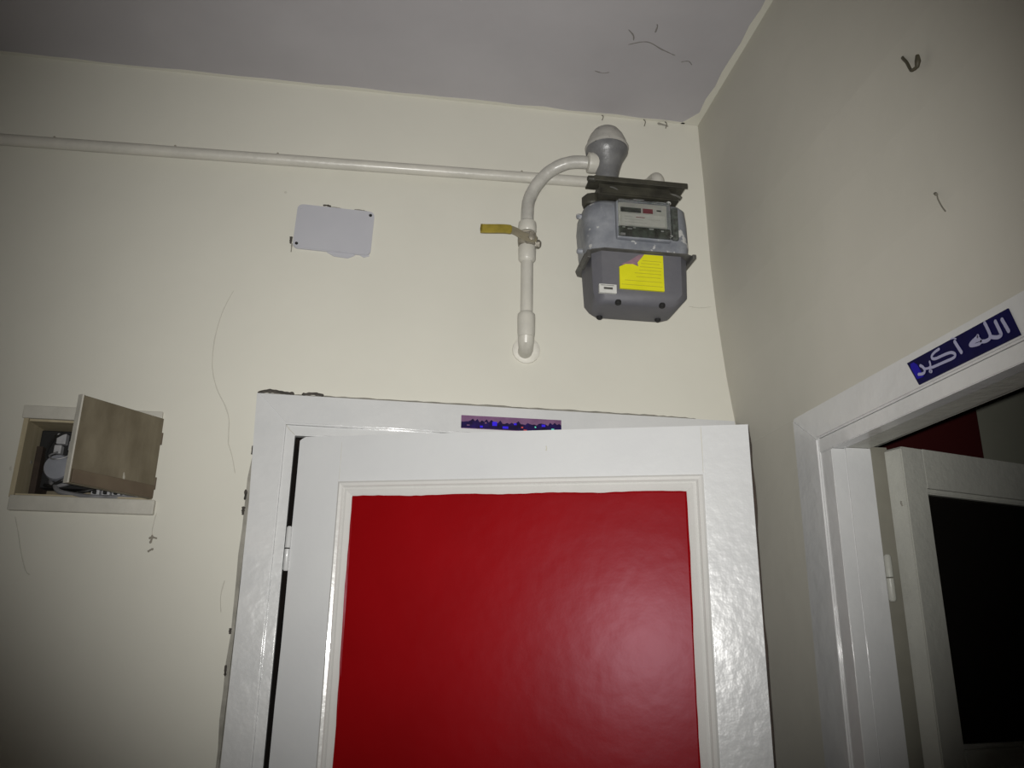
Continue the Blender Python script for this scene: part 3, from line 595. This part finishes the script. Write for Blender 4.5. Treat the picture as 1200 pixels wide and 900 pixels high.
# top clutter: black plate with front lip, gasket block, coupling nuts
G(box('top_plate', .376, .590, -.200, -.150, 2.5585, 2.5620, 'black', gm, .001))
G(box('plate_lip', .384, .590, -.203, -.1995, 2.5500, 2.5620, 'black', gm, .001)); G(lathe('plate_pin', [(.004, -.008), (.0065, -.006), (.007, .010), (.005, .012)], (.378, -.196, 2.556), 'black', gm, 'x', 12))
G(poly_prism('gasket_block', [(.402, 2.533), (.578, 2.533), (.556, 2.5580), (.400, 2.5580)], -.180, -.085, 'black', gm, .003))
G(lathe('inlet_nut', [(.020, 2.528), (.0235, 2.532), (.0235, 2.549), (.020, 2.553)], (.397, -.128, 0), 'black', gm, seg=8))
G(lathe('outlet_nut', [(.018, 2.528), (.0235, 2.532), (.0225, 2.546), (.012, 2.556)], (.568, -.120, 0), 'black', gm, seg=8))
G(tube('bent_tab', [(.555, -.175, 2.548), (.572, -.177, 2.545), (.583, -.176, 2.539)], .005, 'black', gm, 8, 3))
G(tube('seal_wire', [(.412, -.172, 2.545), (.425, -.178, 2.551), (.440, -.178, 2.546), (.448, -.174, 2.536)], .0025, 'rim', gm, 8, 5))

# ---------------------------------------------------------------- regulator
rg = empty('pressure_regulator', (.434, -.12, 2.562), label='mushroom shaped gas pressure regulator with painted cap, standing above the meter', cat='regulator')
Q = lambda o: lo(o, rg); RC = (.4345, -.122, 0)
Q(lathe('body', [(.0215, 2.5625), (.023, 2.566), (.023, 2.580), (.0215, 2.583), (.0215, 2.592), (.024, 2.596), (.0245, 2.612), (.028, 2.628), (.035, 2.650), (.043, 2.664), (.0475, 2.672), (.048, 2.6795)], RC, 'regulator', rg))
Q(lathe('rim', [(.0465, 2.6800), (.0492, 2.6815), (.0495, 2.6855), (.0475, 2.687)], RC, 'reg_cap', rg))
Q(lathe('cap', [(.0465, 2.6872), (.0440, 2.700), (.038, 2.715), (.029, 2.728), (.018, 2.736), (.006, 2.739)], RC, 'reg_cap', rg))
Q(lathe('inlet_collar', [(.016, -.046), (.0225, -.044), (.0235, -.036), (.0225, -.026), (.020, -.012)], (.4345, -.122, 2.644), 'pipe', rg, 'x', 20))
for a in range(4):
    t = PI/4+a*PI/2; Q(lathe('screw', [(.003, 2.677), (.0042, 2.6782), (.0042, 2.6800)], (.4345+.044*math.cos(t), -.122+.044*math.sin(t), 0), 'rim', rg, seg=8))

# ---------------------------------------------------------------- hook and nail on the right wall
def WX(z): return XR(z)
hk = empty('wall_hook', (WX(2.45), -.769, 2.45), label='small dark iron hook screwed into the right wall near the ceiling', cat='hook')
tube('shank', [(.004, .004, .001), (-.001, .003, -.001), (-.004, -.008, -.018), (-.006, -.015, -.034), (-.008, -.021, -.043), (-.008, -.028, -.0455)], .0024, 'rusty', hk, 10, 4)
tube('tip', [(-.008, -.0275, -.0455), (-.008, -.033, -.046), (-.008, -.0365, -.039), (-.008, -.0375, -.030)], [.0026, .0032, .0044, .0028], 'rusty', hk, 10)
nl = empty('bent_nail', (WX(2.218), -.770, 2.218), label='tiny bent nail mark hanging on the right wall below the hook', cat='nail')
tube('nail_head', [(.004, .005, .003), (-.003, .001, .001), (-.004, -.003, -.003)], .0022, 'cobweb', nl, 8)
tube('thread', [(-.003, -.003, -.003), (-.004, -.004, -.010), (-.002, -.007, -.024), (0.0, -.010, -.033)], .0010, 'cobweb', nl, 6, 3)
